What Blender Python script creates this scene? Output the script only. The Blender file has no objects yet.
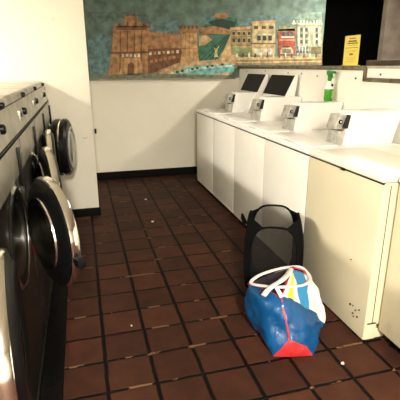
import bpy, bmesh, math, random
from mathutils import Vector, Matrix, noise
random.seed(7)
C = bpy.context.scene.collection
SC = bpy.context.scene
PI = math.pi

# ---------------------------------------------------------------- camera
F, YAW, PITCH, ROLL, EYE = 420.58, .2697, .3082, -.0023, 1.45
_cy, _sy = math.cos(YAW), math.sin(YAW)
_w = Vector((_sy*math.cos(PITCH), _cy*math.cos(PITCH), -math.sin(PITCH)))
_r = Vector((_cy, -_sy, 0)); _u = _r.cross(_w)
_r2 = _r*math.cos(ROLL)+_u*math.sin(ROLL); _u2 = -_r*math.sin(ROLL)+_u*math.cos(ROLL)
CAM = Vector((0, 0, EYE))
cd = bpy.data.cameras.new('camera'); cam = bpy.data.objects.new('camera', cd); C.objects.link(cam)
cd.sensor_width = 36; cd.lens = F/400*36; cd.clip_start = .02
M = Matrix((_r2, _u2, -_w)).transposed().to_4x4(); M.translation = CAM
cam.matrix_world = M
SC.camera = cam
def at(x, y, Y):                       # point of the photographed place on the upright plane at depth Y
    d = _w+_r2*((x-200)/F)+_u2*((200-y)/F)
    return CAM+d*(Y/d.y)
def atz(x, y, z=0):                    # ... on the level plane at height z
    d = _w+_r2*((x-200)/F)+_u2*((200-y)/F)
    return CAM+d*((z-EYE)/d.z)
def atx(x, y, X):                      # ... on the upright plane at X
    d = _w+_r2*((x-200)/F)+_u2*((200-y)/F)
    return CAM+d*(X/d.x)

# ---------------------------------------------------------------- world, lights, exposure
w = bpy.data.worlds.new('world'); SC.world = w; w.use_nodes = True
w.node_tree.nodes['Background'].inputs[0].default_value = (1, .9, .75, 1)
w.node_tree.nodes['Background'].inputs[1].default_value = .02
SC.view_settings.view_transform = 'Standard'; SC.view_settings.look = 'None'
SC.view_settings.gamma = 1; SC.view_settings.exposure = 0.45
SC.view_settings.use_curve_mapping = False
CEIL = 2.75
LAMPS = [(-2.75, 2.7, 2.4, 270), (-.1, -2.2, 1.3, 500), (3.5, 4.3, 1.3, 85)]
def area(loc, sx, sy, power, col=(1, .92, .79)):
    l = bpy.data.lights.new('tube_light', 'AREA'); l.shape = 'RECTANGLE'; l.size = sx; l.size_y = sy
    l.energy = power; l.color = col
    o = bpy.data.objects.new('tube_light', l); C.objects.link(o); o.location = loc
    return o
for (x, y, L, P) in LAMPS:
    area((x, y, CEIL-.12), .22, L, P)

# ---------------------------------------------------------------- materials
MATS = {}
def mat(name, col, rough=.5, metal=0, var=.08, scale=6, bump=0, bscale=40, trans=0, ior=1.45, col2=None, alpha=None, spec=.5):
    if name in MATS: return MATS[name]
    m = bpy.data.materials.new(name); m.use_nodes = True; MATS[name] = m
    nt = m.node_tree; N = nt.nodes; L = nt.links; b = N['Principled BSDF']
    tc = N.new('ShaderNodeTexCoord')
    n = N.new('ShaderNodeTexNoise'); n.inputs['Scale'].default_value = scale; n.inputs['Detail'].default_value = 5
    L.new(tc.outputs['Object'], n.inputs['Vector'])
    r = N.new('ShaderNodeValToRGB'); L.new(n.outputs['Fac'], r.inputs['Fac'])
    c2 = col2 or tuple(max(0, c*(1-var*2)) for c in col)
    r.color_ramp.elements[0].position = .3; r.color_ramp.elements[1].position = .7
    r.color_ramp.elements[0].color = (*c2, 1); r.color_ramp.elements[1].color = (*col, 1)
    L.new(r.outputs['Color'], b.inputs['Base Color'])
    b.inputs['Roughness'].default_value = rough; b.inputs['Metallic'].default_value = metal
    b.inputs['Transmission Weight'].default_value = trans; b.inputs['IOR'].default_value = ior
    b.inputs['Specular IOR Level'].default_value = spec
    if bump:
        n2 = N.new('ShaderNodeTexNoise'); n2.inputs['Scale'].default_value = bscale; L.new(tc.outputs['Object'], n2.inputs['Vector'])
        bp = N.new('ShaderNodeBump'); bp.inputs['Strength'].default_value = bump; bp.inputs['Distance'].default_value = .01
        L.new(n2.outputs['Fac'], bp.inputs['Height']); L.new(bp.outputs['Normal'], b.inputs['Normal'])
    if alpha is not None: b.inputs['Alpha'].default_value = alpha
    return m

def scuffed(name, col, dirt, amount=.62, rough=.5, scale=3, spec=.4):
    """painted surface with scattered scuffs"""
    m = mat(name, col, rough, 0, .04, 2, spec=spec)
    nt = m.node_tree; N = nt.nodes; L = nt.links; b = N['Principled BSDF']
    src = b.inputs['Base Color'].links[0].from_socket
    tc = N.new('ShaderNodeTexCoord')
    n = N.new('ShaderNodeTexNoise'); n.inputs['Scale'].default_value = scale; n.inputs['Detail'].default_value = 9; n.inputs['Roughness'].default_value = .7
    L.new(tc.outputs['Object'], n.inputs['Vector'])
    r = N.new('ShaderNodeValToRGB'); r.color_ramp.elements[0].position = amount; r.color_ramp.elements[1].position = amount+.12
    r.color_ramp.elements[1].color = (.7, .7, .7, 1)
    L.new(n.outputs['Fac'], r.inputs['Fac'])
    mx = N.new('ShaderNodeMix'); mx.data_type = 'RGBA'
    L.new(r.outputs['Color'], mx.inputs[0]); L.new(src, mx.inputs[6]); mx.inputs[7].default_value = (*dirt, 1)
    L.new(mx.outputs[2], b.inputs['Base Color'])
    return m

WALL = scuffed('wall_paint', (.83, .80, .69), (.62, .56, .42), .64, .6)
WALLW = scuffed('partition_paint', (.88, .86, .78), (.7, .64, .5), .68, .5)
CEILM = mat('ceiling_paint', (.8, .77, .68), .8)
BLACKB = mat('black_vinyl_base', (.004, .004, .004), .7, bump=.1, spec=.12)
ENAMEL = scuffed('washer_enamel', (.86, .84, .77), (.7, .62, .45), .68, .35)
ENAMEL_TOP = mat('washer_top_enamel', (.9, .89, .85), .3, var=.03)
BEIGE = scuffed('beige_enamel', (.70, .64, .46), (.5, .42, .26), .6, .4)
BEIGE_TOP = mat('beige_top', (.88, .84, .72), .35, var=.04)
RUST = mat('rust_chip', (.06, .035, .015), .8)
GREYM = mat('grey_cast_metal', (.55, .54, .49), .45, .4, var=.2, scale=30)
DARK = mat('black_plastic', (.005, .005, .0055), .35, bump=.05, spec=.22)
DARKF = mat('black_faceplate', (.006, .006, .007), .6)
SHADE_GAP = mat('dark_gap', (.01, .01, .009), .7)
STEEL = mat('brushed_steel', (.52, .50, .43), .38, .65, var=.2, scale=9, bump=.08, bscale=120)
STEELD = mat('steel_dark_reflection', (.05, .042, .036), .34, .7, var=.35, scale=7, bump=.1, bscale=90)  # same steel darkened: dark floor reflection put into its colour
TOPS = mat('washer_top_steel', (.60, .58, .50), .42, .45, var=.2, scale=8)
CHROME = mat('chrome', (.80, .79, .74), .14, 1, var=.03)
GLASS = mat('door_glass', (.32, .33, .30), .05, 0, trans=1, spec=.8)
RUBBER = mat('rubber_gasket', (.012, .012, .012), .45)
DRUM = mat('drum_steel', (.3, .3, .28), .25, 1, var=.4, scale=40)
TRIM = mat('aged_ledge_trim', (.20, .17, .11), .6, 0, var=.35, scale=18)
TRIMD = mat('dark_wood_shelf', (.09, .06, .04), .6, 0, var=.3, scale=12)
ORANGE = mat('orange_sticker', (.7, .16, .06), .6); REDS = mat('red_sticker', (.55, .03, .02), .6)
PLINTH = mat('blackened_plinth', (.006, .0055, .005), .75, 0, var=.3, scale=25, bump=.4, bscale=60, spec=.1)

# ---------------------------------------------------------------- mesh helpers
class MB:
    def __init__(s): s.bm = bmesh.new(); s.mi = 0
    def _tag(s, n0):
        s.bm.faces.ensure_lookup_table()
        for f in s.bm.faces[n0:]: f.material_index = s.mi
    def box(s, x0, x1, y0, y1, z0, z1, bev=0, seg=2):
        t = bmesh.new(); bmesh.ops.create_cube(t, size=1)
        for v in t.verts: v.co = Vector(((x0+x1)/2+v.co.x*(x1-x0), (y0+y1)/2+v.co.y*(y1-y0), (z0+z1)/2+v.co.z*(z1-z0)))
        if bev: bmesh.ops.bevel(t, geom=t.edges[:], offset=bev, segments=seg, affect='EDGES', profile=.6)
        s.merge(t); return s
    def merge(s, t):
        n0 = len(s.bm.faces); me = bpy.data.meshes.new('tmp'); t.to_mesh(me); t.free()
        s.bm.from_mesh(me); bpy.data.meshes.remove(me); s._tag(n0)
    def prism(s, pts, axis, a, b, bev=0):
        """closed outline pts in the plane across axis, from a to b"""
        t = bmesh.new()
        def P(p, h): return {'x': (h, p[0], p[1]), 'y': (p[0], h, p[1]), 'z': (p[0], p[1], h)}[axis]
        A = [t.verts.new(P(p, a)) for p in pts]; B = [t.verts.new(P(p, b)) for p in pts]
        t.faces.new(A); t.faces.new(B[::-1])
        for i in range(len(pts)):
            j = (i+1) % len(pts); t.faces.new((A[j], A[i], B[i], B[j]))
        bmesh.ops.recalc_face_normals(t, faces=t.faces[:])
        if bev: bmesh.ops.bevel(t, geom=t.edges[:], offset=bev, segments=2, affect='EDGES', profile=.6)
        s.merge(t); return s
    def lathe(s, prof, org=(0, 0, 0), axis='z', n=32, closed=False):
        """prof = [(radius, height)]"""
        t = bmesh.new(); rings = []
        for (r, h) in prof:
            ring = []
            for k in range(n):
                a = 2*PI*k/n; c, q = r*math.cos(a), r*math.sin(a)
                p = {'z': (c, q, h), 'x': (h, c, q), 'y': (c, h, q)}[axis]
                ring.append(t.verts.new(Vector(p)+Vector(org)))
            rings.append(ring)
        m = len(rings)
        for i in range(m if closed else m-1):
            a, b = rings[i], rings[(i+1) % m]
            for k in range(n):
                try: t.faces.new((a[k], a[(k+1) % n], b[(k+1) % n], b[k]))
                except ValueError: pass
        if not closed:
            for r in (rings[0], rings[-1]):
                t.faces.new(r)
        bmesh.ops.remove_doubles(t, verts=t.verts[:], dist=1e-5)
        bmesh.ops.recalc_face_normals(t, faces=t.faces[:])
        s.merge(t); return s
    def tube(s, pts, r, n=8, closed=False, flat=1.0):
        t = bmesh.new(); P = [Vector(p) for p in pts]; m = len(P); rings = []; up = Vector((0, 0, 1))
        for i in range(m):
            if closed: d = P[(i+1) % m]-P[i-1]
            else: d = P[min(i+1, m-1)]-P[max(i-1, 0)]
            d.normalize(); a = d.cross(up)
            if a.length < .1: a = d.cross(Vector((1, 0, 0)))
            a.normalize(); b = a.cross(d)
            rings.append([t.verts.new(P[i]+a*r*math.cos(2*PI*k/n)+b*r*flat*math.sin(2*PI*k/n)) for k in range(n)])
        for i in range(m if closed else m-1):
            A, B = rings[i], rings[(i+1) % m]
            for k in range(n): t.faces.new((A[k], A[(k+1) % n], B[(k+1) % n], B[k]))
        if not closed: t.faces.new(rings[0]); t.faces.new(rings[-1])
        bmesh.ops.recalc_face_normals(t, faces=t.faces[:])
        s.merge(t); return s
    def build(s, name, mats, parent=None, smooth=True, loc=None):
        me = bpy.data.meshes.new(name); s.bm.to_mesh(me); s.bm.free()
        for m in (mats if isinstance(mats, (list, tuple)) else [mats]): me.materials.append(m)
        if smooth:
            for p in me.polygons: p.use_smooth = True
            try: me.set_sharp_from_angle(angle=math.radians(38))
            except Exception: pass
        o = bpy.data.objects.new(name, me); C.objects.link(o)
        if parent: o.parent = parent
        if loc: o.location = loc
        return o
def empty(name, loc, label, cat, group=None):
    o = bpy.data.objects.new(name, None); C.objects.link(o); o.location = loc; o.empty_display_size = .1
    return tag(o, label, cat, group)
def tag(o, label, cat, group=None):
    o['label'] = label; o['category'] = cat
    if group: o['group'] = group
    return o
def struct(o): o['kind'] = 'structure'; return o
def copy_tree(o, parent=None):
    c = o.copy(); C.objects.link(c)
    if parent: c.parent = parent
    for ch in [k for k in list(bpy.data.objects) if k.parent == o]: copy_tree(ch, c)
    return c

# ---------------------------------------------------------------- floor of quarry tiles
def floor_material():
    m = bpy.data.materials.new('quarry_tile'); m.use_nodes = True; nt = m.node_tree; N = nt.nodes; L = nt.links
    b = N['Principled BSDF']; tc = N.new('ShaderNodeTexCoord')
    def mth(op, a, bb=None):
        n = N.new('ShaderNodeMath'); n.operation = op
        for i, v in enumerate((a, bb)):
            if v is None: continue
            if isinstance(v, (int, float)): n.inputs[i].default_value = v
            else: L.new(v, n.inputs[i])
        return n.outputs[0]
    sep = N.new('ShaderNodeSeparateXYZ'); L.new(tc.outputs['Object'], sep.inputs[0])
    wob = N.new('ShaderNodeTexNoise'); wob.inputs['Scale'].default_value = 14; L.new(tc.outputs['Object'], wob.inputs['Vector'])
    wv = mth('MULTIPLY', mth('SUBTRACT', wob.outputs['Fac'], .5), .012)
    ux = mth('DIVIDE', mth('ADD', mth('SUBTRACT', sep.outputs['X'], .0106-2.314*2), wv), .2314)
    uy = mth('DIVIDE', mth('ADD', mth('SUBTRACT', sep.outputs['Y'], 2.102-2.239*2), wv), .2239)
    fx, fy = mth('FRACT', ux), mth('FRACT', uy)
    dx = mth('SUBTRACT', .5, mth('ABSOLUTE', mth('SUBTRACT', fx, .5)))
    dy = mth('SUBTRACT', .5, mth('ABSOLUTE', mth('SUBTRACT', fy, .5)))
    d = mth('MINIMUM', mth('SUBTRACT', dx, .012), mth('SUBTRACT', dy, .005))          # wider joints along the room
    ram = N.new('ShaderNodeValToRGB'); L.new(d, ram.inputs['Fac'])
    ram.color_ramp.elements[0].position = .018; ram.color_ramp.elements[1].position = .04
    cell = N.new('ShaderNodeCombineXYZ'); L.new(mth('FLOOR', ux), cell.inputs[0]); L.new(mth('FLOOR', uy), cell.inputs[1])
    wn = N.new('ShaderNodeTexWhiteNoise'); wn.noise_dimensions = '3D'; L.new(cell.outputs[0], wn.inputs['Vector'])
    n1 = N.new('ShaderNodeTexNoise'); n1.inputs['Scale'].default_value = 9; n1.inputs['Detail'].default_value = 6; L.new(tc.outputs['Object'], n1.inputs['Vector'])
    mixv = mth('ADD', mth('ADD', mth('MULTIPLY', wn.outputs['Value'], .28), .09), mth('MULTIPLY', n1.outputs['Fac'], .6))
    cr = N.new('ShaderNodeValToRGB'); L.new(mixv, cr.inputs['Fac'])
    cr.color_ramp.elements[0].position = .25; cr.color_ramp.elements[0].color = (.028, .0115, .0078, 1)
    cr.color_ramp.elements[1].position = .85; cr.color_ramp.elements[1].color = (.084, .031, .018, 1)
    # worn pale crumbs, plus lit tile edges painted along the cross joints
    n2 = N.new('ShaderNodeTexNoise'); n2.inputs['Scale'].default_value = 7; n2.inputs['Detail'].default_value = 8; L.new(tc.outputs['Object'], n2.inputs['Vector'])
    edge = mth('MULTIPLY', mth('LESS_THAN', dy, .05), mth('GREATER_THAN', n2.outputs['Fac'], .57))
    g = N.new('ShaderNodeMix'); g.data_type = 'RGBA'; L.new(mth('MULTIPLY', edge, .55), g.inputs[0])
    g.inputs[6].default_value = (.004, .003, .0025, 1); g.inputs[7].default_value = (.30, .17, .09, 1)
    mx = N.new('ShaderNodeMix'); mx.data_type = 'RGBA'
    L.new(ram.outputs['Color'], mx.inputs[0]); L.new(g.outputs[2], mx.inputs[6]); L.new(cr.outputs['Color'], mx.inputs[7])
    L.new(mx.outputs[2], b.inputs['Base Color'])
    b.inputs['Roughness'].default_value = .6; b.inputs['Specular IOR Level'].default_value = .12
    h = mth('ADD', mth('MULTIPLY', ram.outputs['Color'], 1.0), mth('MULTIPLY', n1.outputs['Fac'], .35))
    bp = N.new('ShaderNodeBump'); bp.inputs['Strength'].default_value = .7; bp.inputs['Distance'].default_value = .006
    L.new(h, bp.inputs['Height']); L.new(bp.outputs['Normal'], b.inputs['Normal'])
    return m
XL, XR, Y0, YB = -3.7, 5.0, -4.0, 5.6
struct(MB().box(XL, XR, Y0, YB+.1, -.1, 0).build('floor', floor_material()))
struct(MB().box(XL, XR, Y0, YB+.1, CEIL, CEIL+.1).build('ceiling', CEILM))

# ---------------------------------------------------------------- walls
# back wall with a dark opening at the right
b = MB(); b.box(-3.7, 3.34, YB, YB+.12, 0, CEIL); b.box(4.42, XR, YB, YB+.12, 0, CEIL); b.box(3.34, 4.42, YB, YB+.12, 2.45, CEIL); b.box(3.34, 4.42, YB, YB+.12, 0, .9)
struct(b.build('wall_back', WALL, smooth=False))
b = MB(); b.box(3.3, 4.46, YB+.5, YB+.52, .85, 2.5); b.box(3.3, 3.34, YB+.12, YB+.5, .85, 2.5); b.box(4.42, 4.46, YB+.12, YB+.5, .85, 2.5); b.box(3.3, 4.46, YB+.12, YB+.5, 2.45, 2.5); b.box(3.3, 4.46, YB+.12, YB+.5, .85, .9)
struct(b.build('wall_recess', mat('unlit_recess', (.0015, .0015, .0015), .9, spec=.02), smooth=False))  # near-black colour stands for the darkness of the room beyond
struct(MB().box(XL-.1, XL, Y0, YB+.1, 0, CEIL).build('wall_left', WALL))
struct(MB().box(XR, XR+.1, Y0, YB+.1, 0, CEIL).build('wall_right', mat('brown_side_wall', (.22, .19, .15), .7)))
struct(MB().box(XL, XR, Y0-.1, Y0, 0, CEIL).build('wall_front', WALL))
# pillar / return wall at the end of the front loaders
struct(MB().box(XL, .092, 4.185, YB, 0, CEIL, .004).build('wall_return', WALL))
b = MB(); b.box(-.30, .100, 4.172, 4.185, 0, .085, .003); b.box(.092, .104, 4.172, YB, 0, .085, .003)
struct(b.build('baseboard_return', BLACKB))
struct(MB().box(.104, 2.08, YB-.012, YB, 0, .105, .003).build('baseboard_back', BLACKB))
# brown wall strip at far right behind the partition
struct(MB().box(4.26, 4.6, YB-.09, YB, .0, CEIL).build('trim_3', mat('brown_wall_strip', (.16, .13, .10), .7, var=.2)))
# half height partition behind the washers
b = MB(); b.box(2.10, 2.20, -.6, YB, 0, 1.43)
b.mi = 1
yy = -.2
while yy < 5.4:
    b.lathe([(.001, 2.096), (.007, 2.096), (.009, 2.1)], (0, yy, 1.375-.02*math.sin(yy*9)), 'x', 8); yy += .29
struct(b.build('wall_partition', [WALLW, mat('screw_head', (.05, .03, .02), .5)]))
b = MB(); b.box(2.082, 2.26, 2.87, YB-.015, 1.418, 1.45, .003)
struct(b.build('trim_1', TRIM))
b = MB(); b.box(2.085, 2.10, 2.855, 2.885, 1.345, 1.43, .002); b.box(2.085, 2.10, -.6, 2.885, 1.335, 1.365, .002)
struct(b.build('trim_2', TRIM))
b = MB(); b.box(2.098, 2.32, -.6, 2.866, 1.43, 1.448, .003); struct(b.build('trim_4', mat('pale_ledge', (.5, .44, .34), .5, var=.2)))
struct(MB().box(2.2, 2.3, -.6, 3.02, 1.449, 1.49, .004).build('trim_5', TRIMD))
# black base behind the near washer
struct(MB().box(2.085, 2.10, -.6, 1.66, 0, .1, .003).build('baseboard_partition', BLACKB))

# ---------------------------------------------------------------- mural
mur = MB(); MM = []; ML = {}
def mm(name, col, var=.33, scale=17):
    if name not in ML: ML[name] = len(MM); MM.append(mat('mural_'+name, col, .6, 0, var=var, scale=scale, bump=.15, bscale=50))
    return ML[name]
YM = YB-.018
def mp(pts, col, layer=1, name=None):
    key = '%.2f_%.2f_%.2f' % col
    col = tuple(min(.9, c*1.6) for c in col); i = mm('paint_'+key.replace('.', ''), col); y = YM-.0009*layer
    P = [at(px, py, YM) for px, py in pts]
    t = bmesh.new(); A = [t.verts.new((p.x, y, p.z)) for p in P]; B = [t.verts.new((p.x, YM+.002, p.z)) for p in P]
    t.faces.new(A)
    for k in range(len(P)):
        j = (k+1) % len(P); t.faces.new((A[k], B[k], B[j], A[j]))
    bmesh.ops.recalc_face_normals(t, faces=t.faces[:])
    mur.mi = i; mur.merge(t)
def mrect(x0, y0, x1, y1, col, layer=2, sk=0): mp([(x0, y0), (x1, y0+sk), (x1, y1+sk), (x0, y1)], col, layer)
i0 = mm('sky', (.17, .27, .22), .3, 9)
p0, p1 = at(89, 79, YM), at(322.5, 64, YM)
mur.mi = i0; mur.box(.11, 3.33, YM, YB-.001, 1.30, 2.45)
SKY2 = (.10, .185, .19); SKY3 = (.15, .22, .17); BR = (.33, .17, .07); BRL = (.45, .27, .12); BRD = (.16, .065, .03)
TAN = (.46, .31, .15); GRN = (.035, .13, .075); GRND = (.012, .04, .028); PALE = (.62, .58, .42); RED = (.30, .05, .03); OLIVE = (.20, .19, .08)
mp([(88, 40), (100, 33), (110, 36), (110, 70), (98, 76), (89, 66)], SKY2, 1)
mp([(150, 24), (178, 20), (181, 32), (160, 33), (150, 30)], SKY2, 1)
mp([(200, 14), (240, 20), (262, 15), (290, 17), (262, 24), (232, 27), (205, 24)], SKY2, 1)
mp([(86, 12), (140, 12), (150, 17), (120, 18), (90, 26)], (.09, .14, .12), 1)
mp([(300, 13), (322, 12), (322, 22), (290, 24)], SKY3, 1)
# ground and shore
mp([(105, 77), (118, 70), (180, 58), (232, 50), (240, 57), (322, 56), (322, 64), (232, 65), (232, 75), (150, 78)], TAN, 2)
mp([(105, 78), (112, 68), (150, 66), (165, 70), (150, 78)], (.28, .19, .08), 3)
# curtain wall and courtyard
mp([(147, 32), (181, 35), (182, 62), (165, 68), (148, 72), (146, 50)], BR, 3)
mp([(147, 49), (181, 48), (182, 61), (165, 68), (148, 75)], BRD, 4)
for k in range(7): mrect(149+k*4.5, 52-.3*k, 151.5+k*4.5, 55-.3*k, BRL if k % 2 else PALE, 5)
for k in range(6): mrect(150+k*4.5, 60-.9*k, 153+k*4.5, 63-.9*k, BR, 5)
for k in range(8): mrect(148+k*4.2, 31+.35*k, 150+k*4.2, 33+.35*k, BR, 4)
# great tower
mp([(113, 27), (150, 28), (148, 45), (148, 76), (108, 76), (112, 50)], BR, 5)
mp([(116, 26), (147, 26), (147, 30), (116, 30)], BRD, 6)
for k in range(9): mrect(114+k*4.1, 21.5+abs(k-4)*.5, 116.4+k*4.1, 27, BRD if k % 2 else BR, 6)
mrect(124, 16, 138, 26, BR, 5); mrect(127, 13.5, 129, 16, BRD, 6); mrect(133, 13.5, 135, 16, BRD, 6)
for x in (120, 127, 134, 141): mp([(x, 31), (x+1, 31), (x+.5, 75), (x-.8, 75)], BRD, 6)
mp([(110, 52), (150, 51), (150, 53), (110, 54)], BRD, 7)
mp([(123, 58), (140, 58), (144, 75), (119, 75)], BRL, 7)
mp([(128, 64), (131, 62), (134, 64), (134, 75), (127, 75)], BRD, 8)
for x in (122, 137): mp([(x, 58), (x+2, 58), (x+3, 75), (x, 75)], BR, 8)
for k in range(5): mrect(122+k*4, 54, 124+k*4, 57, PALE, 8)
# hills, field, road
mp([(199, 30), (212, 20), (224, 16), (237, 19), (239, 31), (231, 37), (200, 34)], GRN, 3)
mp([(208, 22), (222, 19), (236, 22), (234, 30), (215, 27)], GRND, 4)
mp([(213, 17), (217, 13), (226, 13), (228, 17), (224, 19)], BR, 4)
mp([(199, 28), (215, 26), (231, 30), (231, 34), (200, 34)], BR, 5)
mp([(199, 36), (206, 35), (212, 40), (205, 45), (199, 46)], TAN, 6)
mp([(198, 45), (213, 38), (231, 33), (228, 44), (218, 59), (199, 61)], GRN, 4)
for k in range(4): mp([(200+k*5, 60), (201+k*5, 60), (227+k, 35), (226+k, 35)], GRND, 5)
mp([(213, 47), (216, 49), (219, 46), (217, 52), (218, 57), (214, 57), (215, 51)], (.6, .62, .25), 7)
mp([(231, 34), (237, 30), (237, 58), (219, 60)], TAN, 5)
# round tower
mp([(181, 33), (197, 33), (197, 46), (199, 60), (180, 64), (182, 50)], BRL, 6)
mp([(179, 28), (198.5, 27), (198, 33), (180, 34)], BR, 7)
for k in range(5): mrect(179.5+k*4, 25.5, 181.6+k*4, 29, BRD, 8)
for x in (185, 189, 193): mp([(x, 34), (x+.7, 34), (x+.7, 60), (x, 60)], BR, 7)
mrect(181, 48, 198, 49.3, BR, 7)
# water and shoreline dots
mp([(172, 74), (186, 67), (205, 65), (231, 63.5), (234, 67), (234, 72), (205, 75), (175, 76)], (.14, .36, .33), 6)
mp([(178, 72), (200, 67), (232, 65), (232, 66.5), (200, 69), (182, 74)], (.42, .60, .52), 7)
for k in range(11): mrect(171+k*5, 72-k*1.05+.02*k*k, 173.4+k*5, 74-k*1.05+.02*k*k, (.01, .02, .02) if k % 3 else PALE, 9)
mp([(112, 75), (145, 73), (170, 74), (232, 75.2), (232, 77), (90, 78.6)], (.15, .16, .10), 8)
# town houses
def house(x0, y0, x1, y1, yb, col, win, rows, nw, trimc, cols2=None):
    mp([(x0, y0), (x1, y1), (x1, yb), (x0, yb)], col, 7)
    mp([(x0-1, y0-1.6), (x1+1, y1-1.6), (x1+1, y1+1), (x0-1, y0+1)], trimc, 8)
    for (r0, r1) in rows:
        for k in range(nw):
            cx = x0+(k+.5)*(x1-x0)/nw; wv = (x1-x0)/nw*.27
            mp([(cx-wv-.6, r0-.8), (cx+wv+.6, r0-.8), (cx+wv+.6, r1+.7), (cx-wv-.6, r1+.7)], trimc, 8)
            mp([(cx-wv, r0), (cx+wv, r0), (cx+wv, r1), (cx-wv, r1)], win, 9)
    mp([(x0, yb-8.6), (x1, yb-8.6), (x1, yb-7.6), (x0, yb-7.6)], trimc, 9)
house(231, 29, 251.5, 28, 55, OLIVE, (.03, .035, .03), [(32, 35), (38.5, 42.5)], 4, BRL)
mp([(233, 48), (241, 48), (241, 53), (233, 53)], (.18, .25, .10), 9); mp([(243, 48), (250, 48), (250, 53), (243, 53)], (.18, .25, .10), 9)
house(252, 23, 275, 21.5, 55.5, (.42, .34, .17), (.04, .05, .04), [(26, 29)], 3, BRL)
for x in (257, 262.5, 268): mrect(x, 35.5, x+3.6, 40.5, (.03, .035, .03), 9); mrect(x, 33.8, x+3.6, 35.5, PALE, 9)
mp([(254, 49), (262, 48.5), (262, 54), (254, 54)], PALE, 9); mp([(265, 49), (272, 48.5), (272, 54), (265, 54)], (.5, .45, .4), 9)
mrect(251, 43, 276, 44.2, BRD, 9)
house(278, 31, 295, 30, 55, RED, (.02, .03, .03), [], 3, OLIVE)
mp([(279, 26), (294, 25.5), (295, 31), (278, 31)], (.2, .22, .12), 8)
for x in (282, 286, 290): mrect(x, 32, x+3, 36, (.03, .07, .07), 9)
mrect(281, 36.6, 294, 37.8, PALE, 9)
mrect(279, 39.5, 295, 40.6, BRL, 9)
mp([(280, 50), (283, 46.5), (290, 46.5), (293, 50), (293, 54), (280, 54)], (.38, .30, .2), 9)
mrect(282, 49, 291, 53, (.12, .14, .08), 10)
mp([(297, 24), (322, 22.5), (322, 56), (297, 56)], (.27, .27, .17), 7)
for k in range(9): mrect(293+k*3.3, 20.5, 294.7+k*3.3, 24, PALE, 8)
mrect(292, 23, 322, 24.4, PALE, 9)
for x in (298, 303.3, 308.5, 313.5, 318.5): mrect(x, 27, x+1.3, 46, PALE, 9)
for x in (300, 305, 315.2):
    for y in (28, 34, 40): mrect(x, y, x+2.4, y+3.6, (.05, .06, .04), 9)
mp([(296.5, 49), (300, 46), (306, 46), (308, 49), (308, 51), (296.5, 51)], PALE, 10)
for k in range(4): mrect(297+k*3, 46.5, 298.3+k*3, 53, (.03, .06, .09), 11)
mrect(311, 47, 321, 54, (.14, .12, .06), 9)
for k in range(14):
    x = 236+k*6.1; mrect(x, 53.5-(k % 3)*.6, x+1.3, 57.5, (.10, .06, .04) if k % 2 else PALE, 10)
mp([(236, 60), (322, 58.5), (322, 60), (236, 61.6)], OLIVE, 9)
mp([(236, 63), (322, 62), (322, 65), (236, 65)], (.2, .15, .08), 9)
tag(mur.build('wall_mural', MM, smooth=False), 'long painted mural of a castle, green hills and town houses on the back wall', 'mural')
# thin rail beneath the mural
struct(MB().box(.11, 2.04, YB-.03, YB-.0005, 1.283, 1.302, .003).build('trim_6', mat('mural_rail', (.35, .32, .24), .5, var=.25, scale=20)))

# ---------------------------------------------------------------- right row: five top loading washers
WX0, WX1, WH = 1.382, 2.075, .94
GRP = 'top loading washers along the partition'
def top_loader(y0, y1, body, top, label, name='top_load_washer'):
    t = empty(name, (WX0, (y0+y1)/2, 0), label, 'washing machine', GRP)
    hw = (y1-y0)/2-.003; d = (WX1 if y0 > 1 else 1.955)-WX0
    low = body is BEIGE and y0 > 1
    b = MB(); b.box(.012, d, -hw, hw, .10, WH-.036, .006); b.box(0, .02, -hw+.001, hw-.001, .012 if low else .075, WH-.044, .008)
    if low: b.box(.012, .075, -hw, hw, .012, .12, .004)
    b.build('cabinet', body, t)
    MB().box(.006, d, -hw+.004, hw-.004, .03 if not low else .012, .072, .004).build('kick_panel', body, t)
    for sx in (.06, d-.06):
        for s in (-1, 1): MB().lathe([(.022, 0), (.022, .012), (.01, .014), (.01, .032)], (sx, s*(hw-.06), 0), 'z', 10).build('foot', DARK, t)
    # top with rolled edge and a sunk rim for the lid
    MB().box(-.006, d, -hw, hw, WH-.034, WH, .010, 3).build('top_panel', top, t)
    MB().box(.004, .02, -hw+.006, hw-.006, WH-.044, WH-.034).build('top_seam', SHADE_GAP, t)
    return t, hw, d
def lid(t, hw, top, x1=.24, off=0):
    l = MB().box(.035, x1, -hw+.05, hw-.05, WH-.001, WH+.010, .004).build('lid', top, t)
    MB().box(.028, .040, -.07, .07, WH-.0005, WH+.004, .001).build('lid_handle', GREYM, l)
def meter_case(t, hw, dy=0):
    """coin meter case standing at the near side of the top, leaning back"""
    y0, y1 = -hw+.045+dy, -hw+.215+dy; z0, z1 = WH+.0005, WH+.223
    pr = [(.288, z0), (.655, z0), (.712, z1-.01), (.70, z1), (.335, z1), (.322, z1-.012)]
    c = MB().prism(pr, 'y', y0, y1, .005).build('meter_case', ENAMEL_TOP, t)
    # front recess, coin slide and coin box with lock
    MB().prism([(.283, z0+.115), (.312, z0+.20), (.34, z0+.20), (.33, z0+.115)], 'y', y0+.012, y0+.05, 0).build('coin_recess', SHADE_GAP, c)
    MB().prism([(.232, z0+.105), (.258, z0+.20), (.325, z0+.20), (.30, z0+.105)], 'y', y0+.045, y1-.01, .004).build('coin_slide', GREYM, c)
    MB().prism([(.245, z0+.002), (.256, z0+.095), (.31, z0+.095), (.29, z0+.002)], 'y', y0+.03, y1-.01, .004).build('coin_box', GREYM, c)
    b = MB(); b.lathe([(.001, y0+.040), (.013, y0+.040), (.015, y0+.046), (.015, y0+.06)], (.268, 0, z0+.155), 'y', 16)
    b.build('lock', DARK, c)
    MB().lathe([(.001, y0+.036), (.007, y0+.037), (.008, y0+.041)], (.268, 0, z0+.155), 'y', 12).build('lock_core', CHROME, c)
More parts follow.
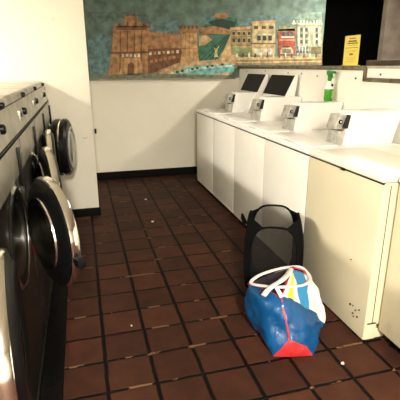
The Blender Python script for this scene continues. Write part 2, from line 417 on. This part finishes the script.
def console(t, hw):
    """leaning control console with black face at the wall side"""
    z0, z1 = WH+.0005, 1.365
    pr = [(.455, z0), (.64, z0), (.695, z1-.03), (.69, z1), (.668, z1)]
    c = MB().prism(pr, 'y', -hw+.12, hw-.03, .004).build('control_console', ENAMEL_TOP, t)
    def px(z): return .455+(z-z0)/(z1-z0)*.213-.003
    za, zb = WH+.225, z1-.006
    q = [(px(za)-.002, za), (px(za)+.01, za), (px(zb)+.01, zb), (px(zb)-.002, zb)]
    MB().prism(q, 'y', -hw+.130, hw-.0295).build('black_faceplate', DARKF, c)
edges = [1.655, 2.372, 3.067, 3.762, 4.457, 5.15]
labs = ['beige top-loading washer with yellowed front, nearest the camera at the end of the row',
        'white top-loading washer beside the beige one, behind the mesh laundry hamper',
        'white top-loading washer with the green spray bottle on its meter case',
        'white top-loading washer with black console, second from the back wall',
        'white top-loading washer with black console, nearest the back wall']
WASH = []
for i in range(5):
    body, top = (BEIGE, BEIGE_TOP) if i == 0 else (ENAMEL, ENAMEL_TOP)
    t, hw, d = top_loader(edges[i], edges[i+1], body, top, labs[i])
    WASH.append((t, hw))
    if i == 0:
        MB().box(.03, .40, -hw+.03, hw-.03, WH-.001, WH+.006, .004).build('lid', top, t)
        MB().box(-.009, .004, -.035, -.005, WH-.046, WH-.030, .002).build('lid_catch', DARK, t)
        # side flange and chipped enamel
        MB().box(.045, .049, -hw-.0015, -hw+.004, .11, WH-.05).build('side_seam', RUST, t)
        for (yy, zz, r) in [(-.22, .16, .010), (-.245, .165, .006), (-.27, .15, .007), (-.25, .12, .008), (-.29, .12, .009), (-.30, .17, .006), (-.26, .09+.015, .006), (-.18, .42, .005)]:
            MB().lathe([(.001, -.002), (r*.7, -.002), (r*.6, .004)], (-.0025, yy, zz), 'x', 7).build('enamel_chip', RUST, t)
    else:
        lid(t, hw, top); meter_case(t, hw, .12 if i == 4 else 0)
    if i >= 3: console(t, hw)

# a sixth machine set back a little, beside the beige one
t6, hw6, d6 = top_loader(.95, 1.650, BEIGE, ENAMEL_TOP, 'pale top-loading washer set back beside the beige one, cut off by the right edge')
t6.location.x = 1.462
lid(t6, hw6, ENAMEL_TOP)
for ch in t6.children:
    if ch.name.startswith('kick_panel'):
        ch.data.materials[0] = BLACKB; ch.location.x = .03

# ---------------------------------------------------------------- left bank: five front loading washers
FX = -.285
struct(MB().box(-1.06, -.19, .0, 4.17, 0, .035, .006).build('trim_7', PLINTH))
def front_loader(yc, theta, label, kind='open', R=.225, zc=.80):
    t = empty('front_load_washer', (FX, yc, .036), label, 'washing machine', 'front loading washers on the left')
    z = -.036; hw = .352
    # cabinet with a ring opening
    b = MB(); b.box(-.72, -.004, -hw, hw, 0, 1.10+z, .004)
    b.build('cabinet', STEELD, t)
    # front skin as a plate with a round hole
    bm = bmesh.new(); n = 48; r0 = R-.03
    cz = zc+z; top, bot = 1.14+z, .06
    inner = []; outer = []
    for k in range(n):
        a = 2*PI*k/n; c, s_ = math.cos(a), math.sin(a)
        inner.append(bm.verts.new((0, r0*c, cz+r0*s_)))
        m_ = max(abs(c)/hw, (s_/(top-cz) if s_ > 0 else -s_/(cz-bot)))
        outer.append(bm.verts.new((0, c/m_, cz+s_/m_)))
    for k in range(n):
        j = (k+1) % n; bm.faces.new((inner[k], inner[j], outer[j], outer[k]))
    inn2 = [bm.verts.new((-.004, v.co.y, v.co.z)) for v in inner]
    for k in range(n): bm.faces.new((inner[k], inner[(k+1) % n], inn2[(k+1) % n], inn2[k]))
    bmesh.ops.recalc_face_normals(bm, faces=bm.faces[:])
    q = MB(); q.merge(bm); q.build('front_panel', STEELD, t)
    MB().box(-.002, .003, -hw+.001, hw-.001, 1.005+z, 1.142+z, .001).build('upper_front_panel', STEEL, t)  # paler steel strip, reflection of the bright wall put into the colour
    # porthole: chrome lip, rubber gasket, drum
    p = MB().lathe([(r0-.004, .002), (r0+.012, .002), (r0+.014, .008), (r0+.004, .014), (r0-.004, .012)], (0, 0, cz), 'x', 40, True).build('porthole_ring', CHROME, t)
    MB().lathe([(r0-.03, .004), (r0-.002, .010), (r0-.002, .0), (r0-.03, -.002)], (0, 0, cz), 'x', 40, True).build('gasket', RUBBER, p)
    MB().lathe([(r0-.03, .0005), (.001, .0015)], (0, 0, cz), 'x', 40, False).build('drum', DRUM, p)
    # leaning control panel and top
    pr = [(-.004, 1.146+z), (-.72, 1.10+z), (-.72, 1.325+z), (-.040, 1.325+z), (-.030, 1.315+z), (-.002, 1.16+z)]
    b = MB().prism(pr, 'y', -hw, hw, .003)
    cp = b.build('control_panel', TOPS, t)
    def fx(zz): return -.002-(zz-1.16)/.155*.028+.0015
    b = MB(); b.prism([(fx(1.285), 1.285+z), (fx(1.285)-.02, 1.285+z), (fx(1.289)-.02, 1.289+z), (fx(1.289), 1.289+z)], 'y', -hw+.002, hw-.002)
    b.prism([(.001, 1.154+z), (-.02, 1.154+z), (-.02, 1.161+z), (.001, 1.161+z)], 'y', -hw+.002, hw-.002)
    b.build('panel_seam', SHADE_GAP, cp)
    MB().lathe([(.014, -.01), (.013, .014), (.009, .018)], (fx(1.30), .16, 1.302+z), 'x', 14).build('knob', DARK, cp)
    MB().lathe([(.020, -.01), (.019, .012), (.012, .018)], (fx(1.225), .03, 1.225+z), 'x', 16).build('knob', DARK, cp)
    MB().box(fx(1.22)-.01, fx(1.22)+.006, -.16, -.06, 1.195+z, 1.245+z, .003).build('coin_slot', GREYM, cp)
    b = MB(); b.box(fx(1.22), fx(1.22)+.009, -.125, -.10, 1.21+z, 1.23+z, .002); b.build('coin_button', DARK, cp)
    # tall black soap door handle and trim line
    MB().box(-.002, .016, .22, .245, .95+z, 1.12+z, .005).build('handle', DARK, t)
    MB().box(-.001, .003, -hw, -hw+.006, .06, 1.14+z).build('side_seam', SHADE_GAP, t)
    MB().box(-.01, .004, -hw+.002, hw-.002, .05, .058).build('kick_seam', SHADE_GAP, t)
    # door: hinged on the far edge
    hy = R+.01
    door = MB()
    if kind == 'open':
        # local frame: hinge at origin, door disc centre at (0,-hy), front faces +x
        door.lathe([(.135, -.012), (.150, -.030), (R-.03, -.022), (R-.004, -.008), (R-.004, .030), (R-.03, .045), (.16, .048), (.14, .036)], (0, -hy, 0), 'x', 48, True)
        D = door.build('door', DARK, t, loc=(.022, hy, cz)); D.rotation_euler = (0, 0, theta)
        MB().lathe([(R-.004, -.006), (R+.004, -.004), (R+.006, .004), (R+.006, .024), (R+.002, .03), (R-.004, .03)], (0, -hy, 0), 'x', 56, True).build('chrome_rim', CHROME, D)
        MB().lathe([(.001, -.068), (.05, -.066), (.10, -.055), (.132, -.034), (.142, -.012), (.142, .030), (.138, .030), (.136, -.012), (.125, -.034), (.095, -.050), (.05, -.060), (.001, -.062)], (0, -hy, 0), 'x', 40).build('glass_bowl', GLASS, D)
        MB().lathe([(.138, -.034), (.150, -.036), (.153, -.026), (.138, -.022)], (0, -hy, 0), 'x', 48, True).build('glass_retainer', CHROME, D)
        MB().box(-.002, .030, -hy-R-.045, -hy-R-.001, -.065, -.03, .007).build('latch_handle', DARK, D)
        MB().box(.0, .02, -.03, .006, -.07, .07, .005).build('hinge', GREYM, D)
    else:
        R = .245; hy = R+.01
        door.lathe([(.14, .0), (R-.01, .0), (R, .012), (R, .05), (R-.02, .055), (R-.02, .065), (R, .07), (R, .105), (R-.02, .125), (.155, .130), (.15, .10)], (0, hy, 0), 'x', 14, True)
        D = door.build('door', DARK, t, loc=(.012, -hy, cz)); D.rotation_euler = (0, 0, -theta)
        MB().lathe([(.001, .150), (.07, .148), (.12, .140), (.155, .124), (.15, .112), (.11, .124), (.06, .130), (.001, .132)], (0, hy, 0), 'x', 40).build('door_glass', mat('smoked_glass', (.25, .27, .23), .12, .3, var=.2, spec=.8), D)
        MB().lathe([(.150, .126), (.176, .128), (.180, .136), (.168, .143), (.154, .138)], (0, hy, 0), 'x', 48, True).build('chrome_rim', GREYM, D)
        MB().lathe([(R-.019, .055), (R-.012, .055), (R-.012, .066), (R-.019, .066)], (0, hy, 0), 'x', 40, True).build('rim_band', CHROME, D)
        MB().box(.02, .07, hy+R-.002, hy+R+.03, -.05, .03, .008).build('latch_handle', DARK, D)
    return t
FL = [(.985, .13, 'steel front-loading washer at the lower left edge, nearest the camera', 'open'),
      (1.695, .42, 'steel front-loading washer with its big round door swung open, red sticker beside the porthole', 'open'),
      (2.405, .21, 'steel front-loading washer half hidden behind the big open round door', 'open'),
      (3.115, .06, 'steel front-loading washer just before the one beside the white wall corner', 'open'),
      (3.825, .13, 'steel front-loading washer beside the white wall corner with thick black round door', 'shut')]
for (yc, th, lb, kind) in FL: front_loader(yc, th, lb, kind, zc=.78 if kind == 'shut' else .80)

# stickers on the washers

def sticker_on(idx_name, verts, x, m):
    b = MB(); b.prism(verts, 'x', x-.002, x+.0012); return b
t2 = [o for o in bpy.data.objects if o.get('category') == 'washing machine' and o.name.startswith('front_load')]
t2.sort(key=lambda o: o.location.y)
MB().prism([(.19, .72), (.235, .66), (.245, .60), (.225, .57), (.20, .62)], 'x', -.001, .0015).build('warning_sticker', REDS, t2[1])
MB().prism([(.07, 1.095), (.16, 1.08), (.13, 1.03), (.08, 1.045)], 'x', -.001, .0015).build('price_sticker', ORANGE, t2[2])
# dark service hatch on the top of a front loader
MB().box(-.52, -.33, -.30, .05, 1.2895, 1.300, .004).build('top_hatch', DARK, t2[2])

# ---------------------------------------------------------------- black mesh pop-up hamper
def net_material():
    m = bpy.data.materials.new('black_netting'); m.use_nodes = True; nt = m.node_tree; N = nt.nodes; L = nt.links
    b = N['Principled BSDF']; b.inputs['Base Color'].default_value = (.01, .01, .01, 1); b.inputs['Roughness'].default_value = .7; b.inputs['Specular IOR Level'].default_value = .3
    tc = N.new('ShaderNodeTexCoord'); v = N.new('ShaderNodeTexVoronoi'); v.inputs['Scale'].default_value = 420
    v.feature = 'DISTANCE_TO_EDGE'
    L.new(tc.outputs['Object'], v.inputs['Vector'])
    r = N.new('ShaderNodeMath'); r.operation = 'LESS_THAN'; r.inputs[1].default_value = .095
    L.new(v.outputs['Distance'], r.inputs[0]); L.new(r.outputs[0], b.inputs['Alpha'])
    return m
NET = net_material(); FAB = mat('black_fabric', (.004, .004, .0045), .9, bump=.3, bscale=60, spec=.12)
hb = empty('laundry_hamper', (1.145, 2.335, 0), 'black mesh pop-up laundry hamper standing on the tiles against the washers', 'laundry hamper')
HA = -.42                                   # turn of the hamper
HW, HD, HH = .150, .150, .54
def hpt(side, s, z, bulge=0):
    """side 0 near,1 right,2 far,3 left; s in -1..1 along the side"""
    k = [(s*HW, -HD-bulge), (HW+bulge, s*HD), (-s*HW, HD+bulge), (-HW-bulge, -s*HD)][side]
    ca, sa = math.cos(HA), math.sin(HA)
    return Vector((k[0]*ca-k[1]*sa, k[0]*sa+k[1]*ca, z))
def loop(side, n=40, e=2.6, wd=.97, top=HH):
    out = []
    for k in range(n):
        a = 2*PI*k/n; c, s_ = math.cos(a), math.sin(a)
        x = wd*math.copysign(abs(c)**(2/e), c); y = math.copysign(abs(s_)**(2/e), s_)
        zz = .012+(top-.012)*(y+1)/2
        out.append(hpt(side, x, zz, (.008, .028)[side % 2]*(1-abs(y)**3)))
    return out
EE = (3.2, 2.3, 3.2, 2.3)
tops = [.505, .545, .55, .545]
for side, nm in enumerate(('near', 'right', 'far', 'left')):
    L_ = loop(side, top=tops[side], e=EE[side])
    MB().tube(L_, .0075, 8, True).build('wire_loop', FAB, hb)
    bm = bmesh.new(); n = len(L_); grid = []
    cen = sum(L_, Vector())/n; rings = []
    for f in (1, .66, .33):
        rings.append([bm.verts.new(cen+(p-cen)*f+Vector((0, 0, 0))) for p in L_])
    cv = bm.verts.new(cen)
    for a, b_ in zip(rings, rings[1:]):
        for k in range(n): bm.faces.new((a[k], a[(k+1) % n], b_[(k+1) % n], b_[k]))
    for k in range(n): bm.faces.new((rings[-1][k], rings[-1][(k+1) % n], cv))
    q = MB(); q.merge(bm); q.build('net_panel', NET if side in (0, 2) else FAB, hb)
# corner gussets between neighbouring loops
for side in range(4):
    A = loop(side, 64, EE[side], top=tops[side]); B = loop((side+1) % 4, 64, EE[(side+1) % 4], top=tops[(side+1) % 4])
    a = [A[(k) % 64] for k in range(-15, 14)]; b2 = [B[(32-k) % 64] for k in range(-15, 14)]
    bm = bmesh.new(); ra = [bm.verts.new(p) for p in a]; rb = [bm.verts.new(p) for p in b2]
    for k in range(len(a)-1): bm.faces.new((ra[k], ra[k+1], rb[k+1], rb[k]))
    q = MB(); q.merge(bm); q.build('corner_gusset', FAB, hb)
bm = bmesh.new(); bm.faces.new([bm.verts.new(hpt(s, -1, .01)) for s in range(4)])
q = MB(); q.merge(bm); q.build('base_panel', FAB, hb)
MB().tube([hpt(3, .1, .44, .03), hpt(3, .0, .50, .06), hpt(3, -.15, .52, .06), hpt(3, -.3, .45, .03)], .008, 8).build('carry_strap', FAB, hb)

# ---------------------------------------------------------------- striped shopping bag
BLUE = mat('blue_vinyl', (.005, .095, .29), .24, var=.22, scale=7, bump=.6, bscale=20, spec=.6)
BLUE2 = mat('bright_blue_stripe', (.03, .28, .62), .35, var=.05)
WHT = mat('white_vinyl', (.85, .84, .82), .35, var=.02); YEL = mat('yellow_vinyl', (.90, .74, .04), .35, var=.03)
REDV = mat('red_vinyl', (.60, .03, .035), .4, var=.1); DRED = mat('dark_red_lining', (.35, .03, .04), .5)
LIN = mat('bag_inside', (.03, .02, .03), .7)
bag_o = Vector((1.02, 1.86, 0))
def bv(x, y, Y=None, z=None):
    p = at(x, y, Y) if Y is not None else atz(x, y, z)
    return p-bag_o
V = dict(
    T1=bv(248, 284, 1.97), T2=bv(281, 298, 1.76), AP=bv(291, 268, 1.98), RB=bv(268, 275, 2.05),
    D1=bv(245, 301, 1.93), D2=bv(247, 313, 1.91), A=bv(273, 356.5, z=.006), A0=bv(262, 337, z=.012), M=bv(292, 357, z=.006), B=bv(313, 355.5, z=.006),
    S1=bv(285, 318, 1.70), S2=bv(288.5, 338, 1.662), E=bv(306, 346, 1.63), B2=bv(318, 344, 1.70),
    C0=bv(325, 325, 1.80), C1=bv(324.5, 307, 1.84), C2=bv(316, 289, 1.92), T3=bv(303, 271, 1.99),
    G1=bv(286, 300, 1.755), G2=bv(293, 303, 1.75), G3=bv(299, 306, 1.745), G4=bv(309, 311, 1.755), G5=bv(316, 317, 1.77),
    M1=bv(262, 300, 1.79), M2=bv(265, 325, 1.745), M3=bv(302, 325, 1.67),
    BK1=Vector((.90, 2.03, .01))-bag_o, BK2=Vector((1.24, 2.0, .01))-bag_o, BK3=Vector((.90, 2.06, .16))-bag_o, BK4=Vector((1.22, 2.03, .15))-bag_o)
names = list(V); ix = {k: i for i, k in enumerate(names)}
faces = [  # left blue side
    ('T1 D1 M1', 0), ('T1 M1 T2', 0), ('D1 D2 M2 M1', 0), ('M1 M2 S1 T2', 0), ('D2 A0 M2', 0), ('A0 A M2', 0), ('M2 A S2 S1', 0), ('A M S2', 5),
    # front right side
    ('M B E', 5), ('M E S2', 5), ('S2 E M3', 0), ('S1 S2 M3', 0), ('T2 S1 G1', 0), ('G1 S1 M3 G2', 0), ('G2 M3 G3', 0), ('G3 M3 G4', 0), ('G4 M3 G5', 0),
    ('M3 E B2', 0), ('E B B2', 0), ('M3 B2 C0', 0), ('M3 C0 G5', 0),
    # striped end
    ('AP T2 G1', 3), ('AP G1 G2', 4), ('AP G2 G3', 3), ('AP G3 G4 T3', 6), ('T3 G4 G5', 3), ('T3 G5 C1 C2', 3), ('G5 C0 C1', 3),
    # back and base
    ('T1 RB BK3 D1', 0), ('D1 BK3 BK1 D2', 0), ('RB AP T3 BK4 BK3', 3), ('T3 C2 BK4', 5), ('C2 C1 BK4', 3), ('C1 C0 BK2 BK4', 0), ('BK3 BK4 BK2 BK1', 0),
    ('D2 BK1 A0', 0), ('C0 B2 BK2', 0), ('A0 BK1 BK2 B2 B M A', 5)]
bm = bmesh.new(); vs = [bm.verts.new(V[k]) for k in names]
lay = {}
for fs, mi in faces:
    f = bm.faces.new([vs[ix[k]] for k in fs.split()]); f.material_index = mi
bmesh.ops.recalc_face_normals(bm, faces=bm.faces[:])
bmesh.ops.triangulate(bm, faces=[f for f in bm.faces if len(f.verts) > 4])
bmesh.ops.subdivide_edges(bm, edges=bm.edges[:], cuts=7, use_grid_fill=True, smooth=.0)
for _ in range(5): bmesh.ops.smooth_vert(bm, verts=[v for v in bm.verts if v.co.z > .014], factor=.5, use_axis_x=True, use_axis_y=True, use_axis_z=True)
bm.normal_update()
for v in bm.verts:
    if v.co.z < .012: continue
    p = v.co*9
    k = min(1, v.co.z/.05)
    v.co += v.normal*k*(.008+.012*noise.noise(p)+.008*noise.noise(p*2.3+Vector((3, 1, 7)))+.008*abs(noise.noise(Vector((p.x*3, p.y*3, p.z*.8)))))
me = bpy.data.meshes.new('bag_body'); bm.to_mesh(me); bm.free()
for m_ in (BLUE, BLUE, BLUE, WHT, YEL, REDV, BLUE2): me.materials.append(m_)
for p in me.polygons: p.use_smooth = True
me.set_sharp_from_angle(angle=math.radians(50))
bag = empty('shopping_bag', bag_o, 'large blue plastic tote bag with white, yellow and blue stripes, slumped on the tiles', 'bag')
body = bpy.data.objects.new('bag_body', me); C.objects.link(body); body.parent = bag
# opening lined in dark red
o_ = MB(); bmx = bmesh.new()
ring = [V['T1'], V['T2'], V['AP'], V['RB']]
up = [bmx.verts.new(p) for p in ring]
lowc = sum(ring, Vector())/4+Vector((0, 0, -.10)); dn = [bmx.verts.new(lowc+(p-lowc)*.55+Vector((0, 0, -.05))) for p in ring]
for k in range(4): f = bmx.faces.new((up[k], up[(k+1) % 4], dn[(k+1) % 4], dn[k])); f.material_index = 1 if k == 1 else 0
bmx.faces.new(dn)
q = MB(); q.merge(bmx); q.build('lining', LIN, bag)
def off(p, d): return p+Vector(d)
MB().tube([off(V['T1'], (0, -.004, .004)), off((V['T1']+V['T2'])/2, (0, -.006, .012)), off(V['T2'], (0, -.008, .004))], .006, 8).build('rim_binding', DRED, bag)
MB().tube([off(V['T2'], (-.002, -.008, .0)), off(V['AP']*.5+V['T2']*.5, (-.004, -.006, .004)), off(V['AP'], (0, -.002, .006))], .005, 8).build('edge_binding', REDV, bag)
MB().tube([off(V['T2'], (0, -.010, 0)), off((V['T2']+V['S1'])/2, (-.006, -.014, 0)), off(V['S1'], (0, -.009, 0)), off(V['S2'], (0, -.008, 0))], .0055, 8).build('seam_piping', REDV, bag)
MB().tube([off(V['AP'], (.01, 0, .004)), off(V['T3'], (.004, -.004, .006)), off(V['T3']*.5+V['C2']*.5, (.002, -.002, .004)), off(V['C2'], (-.006, .0, .0))], .0055, 8).build('end_piping', REDV, bag)
# handles
def smooth(P, n=6, closed=True):
    out = []; m = len(P)
    for i in range(m if closed else m-1):
        p0, p1, p2, p3 = (P[(i-1) % m] if closed or i else P[i]), P[i], P[(i+1) % m], (P[(i+2) % m] if closed or i+2 < m else P[(i+1) % m])
        for k in range(n):
            t = k/n
            out.append(.5*((2*p1)+(-p0+p2)*t+(2*p0-5*p1+4*p2-p3)*t*t+(-p0+3*p1-3*p2+p3)*t**3))
    if not closed: out.append(P[-1])
    return out
H = [(251, 283, 1.94), (258, 276, 2.0), (271, 271, 2.02), (286, 267.5, 2.03), (300, 267, 2.02), (307.5, 273, 1.98), (310, 280, 1.90), (303, 285, 1.83), (290, 286.5, 1.79), (277, 287, 1.80), (264, 286, 1.86)]
MB().tube(smooth([bv(*h) for h in H]), .011, 10, True, .6).build('handle', WHT, bag)
H2 = [(263.5, 295.5, 1.765), (268, 290, 1.785), (274, 285, 1.80), (282, 280, 1.80), (288, 274, 1.88), (291, 269, 1.95)]
MB().tube(smooth([bv(*h) for h in H2], closed=False), .016, 10, False, .45).build('handle', WHT, bag)
MB().tube(smooth([bv(*h) for h in [(276, 287, 1.78), (279, 292, 1.765), (282, 297.5, 1.745)]], closed=False), .013, 8, False, .7).build('handle_tab', WHT, bag)

# ---------------------------------------------------------------- green spray bottle
SGREEN = mat('green_plastic', (.012, .22, .03), .3, var=.1); LGREEN = mat('lime_liquid', (.04, .30, .012), .25, var=.1)
CLEAR = mat('white_label', (.85, .88, .80), .4)
s = empty('spray_bottle', (2.035, 3.255, 1.164), 'green spray bottle standing on a washer meter case, against the partition', 'spray bottle')
q = MB()
q.lathe([(.001, .0), (.036, .0), (.041, .006), (.041, .10), (.038, .12), (.028, .145), (.016, .165), (.014, .178), (.001, .178)], (0, 0, 0), 'z', 28)
for v in q.bm.verts: v.co.x *= .8
q.mi = 0; bo = q.build('bottle', LGREEN, s)
q = MB(); q.lathe([(.0416, .098), (.0392, .121), (.0295, .143), (.018, .163)], (0, 0, 0), 'z', 28, False)
for v in q.bm.verts: v.co.x *= .82
q.build('label_band', CLEAR, bo)
q = MB(); q.lathe([(.0421, .02), (.0421, .085)], (0, 0, 0), 'z', 28)
bmesh.ops.delete(q.bm, geom=[v for v in q.bm.verts if v.co.y > .004 or v.co.x > .02], context='VERTS')
for v in q.bm.verts: v.co.x *= .82
q.build('label', mat('yellow_green_label', (.65, .75, .12), .4, var=.4, scale=60), bo)
q = MB(); q.prism([(-.012, .128), (.0, .118), (.013, .130), (.006, .142), (-.004, .142)], 'x', -.036, -.027); q.build('leaf_emblem', DARK, bo)
MB().lathe([(.016, .172), (.018, .174), (.018, .192), (.014, .196)], (0, 0, 0), 'z', 20).build('collar', SGREEN, s)
q = MB(); q.prism([(-.016, .194), (.012, .194), (.016, .206), (.030, .222), (.030, .244), (.018, .250), (-.030, .246), (-.040, .234), (-.036, .226), (-.020, .222)], 'y', -.012, .012, .004)
q.build('trigger_head', SGREEN, s)
MB().prism([(-.022, .224), (-.014, .224), (-.020, .200), (-.036, .182), (-.040, .186), (-.028, .204)], 'y', -.005, .005, .0015).build('trigger', SGREEN, s)
MB().lathe([(.009, -.052), (.008, -.036)], (0, 0, .237), 'x', 12).build('nozzle', SGREEN, s)
s.rotation_euler = (0, 0, 1.9)

# ---------------------------------------------------------------- yellow notice in its stand
YS = mat('yellow_notice_paper', (.86, .72, .16), .5, var=.05); INK = mat('notice_ink', (.16, .12, .02), .6); INKL = mat('faded_ink', (.50, .38, .05), .6)
n_ = empty('notice_sign', (2.165, 3.18, 1.4515), 'yellow printed notice standing upright on the partition ledge in front of the dark opening', 'sign')
MB().box(-.001, .001, -.103, .103, .002, .232).build('paper', YS, n_)
MB().box(-.016, .02, -.103, .103, 0, .004, .001).build('foot', YS, n_)
b = MB(); rr = random.Random(3)
def line(z, h, y0, y1, m, gap=.006, wl=.012):
    b.mi = m; y = y1
    while y > y0:
        w_ = wl*(.6+.8*rr.random()); b.box(-.0016, -.0008, max(y0, y-w_), y, z-h/2, z+h/2); y -= w_+gap
b.mi = 0
line(.210, .010, -.042, .042, 0, .003, .009)
line(.188, .014, -.060, .052, 0, .003, .012); line(.172, .009, -.075, .066, 0, .003, .016); line(.158, .005, -.06, .05, 1)
line(.138, .004, -.085, .080, 0, .003, .02)
line(.118, .003, -.07, .06, 1); line(.108, .003, -.06, .055, 1)
line(.088, .014, -.025, .022, 0, .002, .012)
line(.060, .003, -.07, .07, 1); line(.046, .003, -.05, .05, 1); line(.03, .003, -.07, .07, 1)
b.build('printed_text', [INK, INKL], n_)

# ---------------------------------------------------------------- litter on the tiles
SCR = mat('paper_scrap_white', (.75, .68, .55), .7)
def scrap(px, py, r, label, sd):
    p = atz(px, py); rg = random.Random(sd); bm = bmesh.new()
    P = [(r*(.5+.7*rg.random())*math.cos(a*PI/3.5), r*(.5+.7*rg.random())*math.sin(a*PI/3.5)) for a in range(7)]
    q = MB(); q.prism(P, 'z', 0, .004+.3*r)
    for v in q.bm.verts: v.co.z *= .5+rg.random()*.8 if v.co.z > .001 else 1
    tag(q.build('paper_scrap', SCR, smooth=False, loc=(p.x, p.y, .0005)), label, 'litter', 'scraps on the floor')
scrap(145.8, 199.7, .016, 'small pale scrap on the tiles, farthest back, nearest the back wall', 1)
scrap(152.5, 222, .013, 'small pale scrap on the tiles in front of the farthest one', 2)
scrap(131.5, 326, .007, 'tiny white speck on the tiles left of the striped bag', 3)
scrap(343, 364, .010, 'small pale crumb on the tiles below the beige washer corner', 4)

# ---------------------------------------------------------------- ceiling lamps
TUBE = bpy.data.materials.new('lit_tube'); TUBE.use_nodes = True
e = TUBE.node_tree.nodes['Principled BSDF']; e.inputs['Emission Color'].default_value = (1, .9, .72, 1); e.inputs['Emission Strength'].default_value = 4
HOUS = mat('lamp_housing', (.8, .8, .76), .4)
for i, (x, y, L, P) in enumerate(LAMPS):
    t = empty('ceiling_lamp', (x, y, CEIL), ['fluorescent ceiling lamp along the wall behind the front loaders', 'fluorescent ceiling lamp over the aisle behind the camera', 'fluorescent ceiling lamp beyond the partition'][i], 'lamp', 'ceiling lamps')
    MB().box(-.13, .13, -L/2-.03, L/2+.03, -.05, -.001, .006).build('housing', HOUS, t)
    for s_ in (-.06, .06):
        MB().lathe([(.013, -L/2), (.013, L/2)], (s_, 0, -.075), 'y', 12).build('tube', TUBE, t)

p = at(95.5, 131, YB-.012)
tag(MB().box(-.012, .012, -.011, .011, -.03, .03, .003).build('wall_latch', DARK, loc=p), 'small black latch on the back wall beside the white wall corner', 'latch')

hk = at(85, 137, 4.176)
tag(MB().tube([(hk.x+.02*math.cos(a*PI/8+PI), 4.18, hk.z+.012*math.sin(a*PI/8+PI)) for a in range(9)], .0028, 6).build('wall_hook', GREYM), 'small curved grey hook on the white wall above the far round door', 'hook')
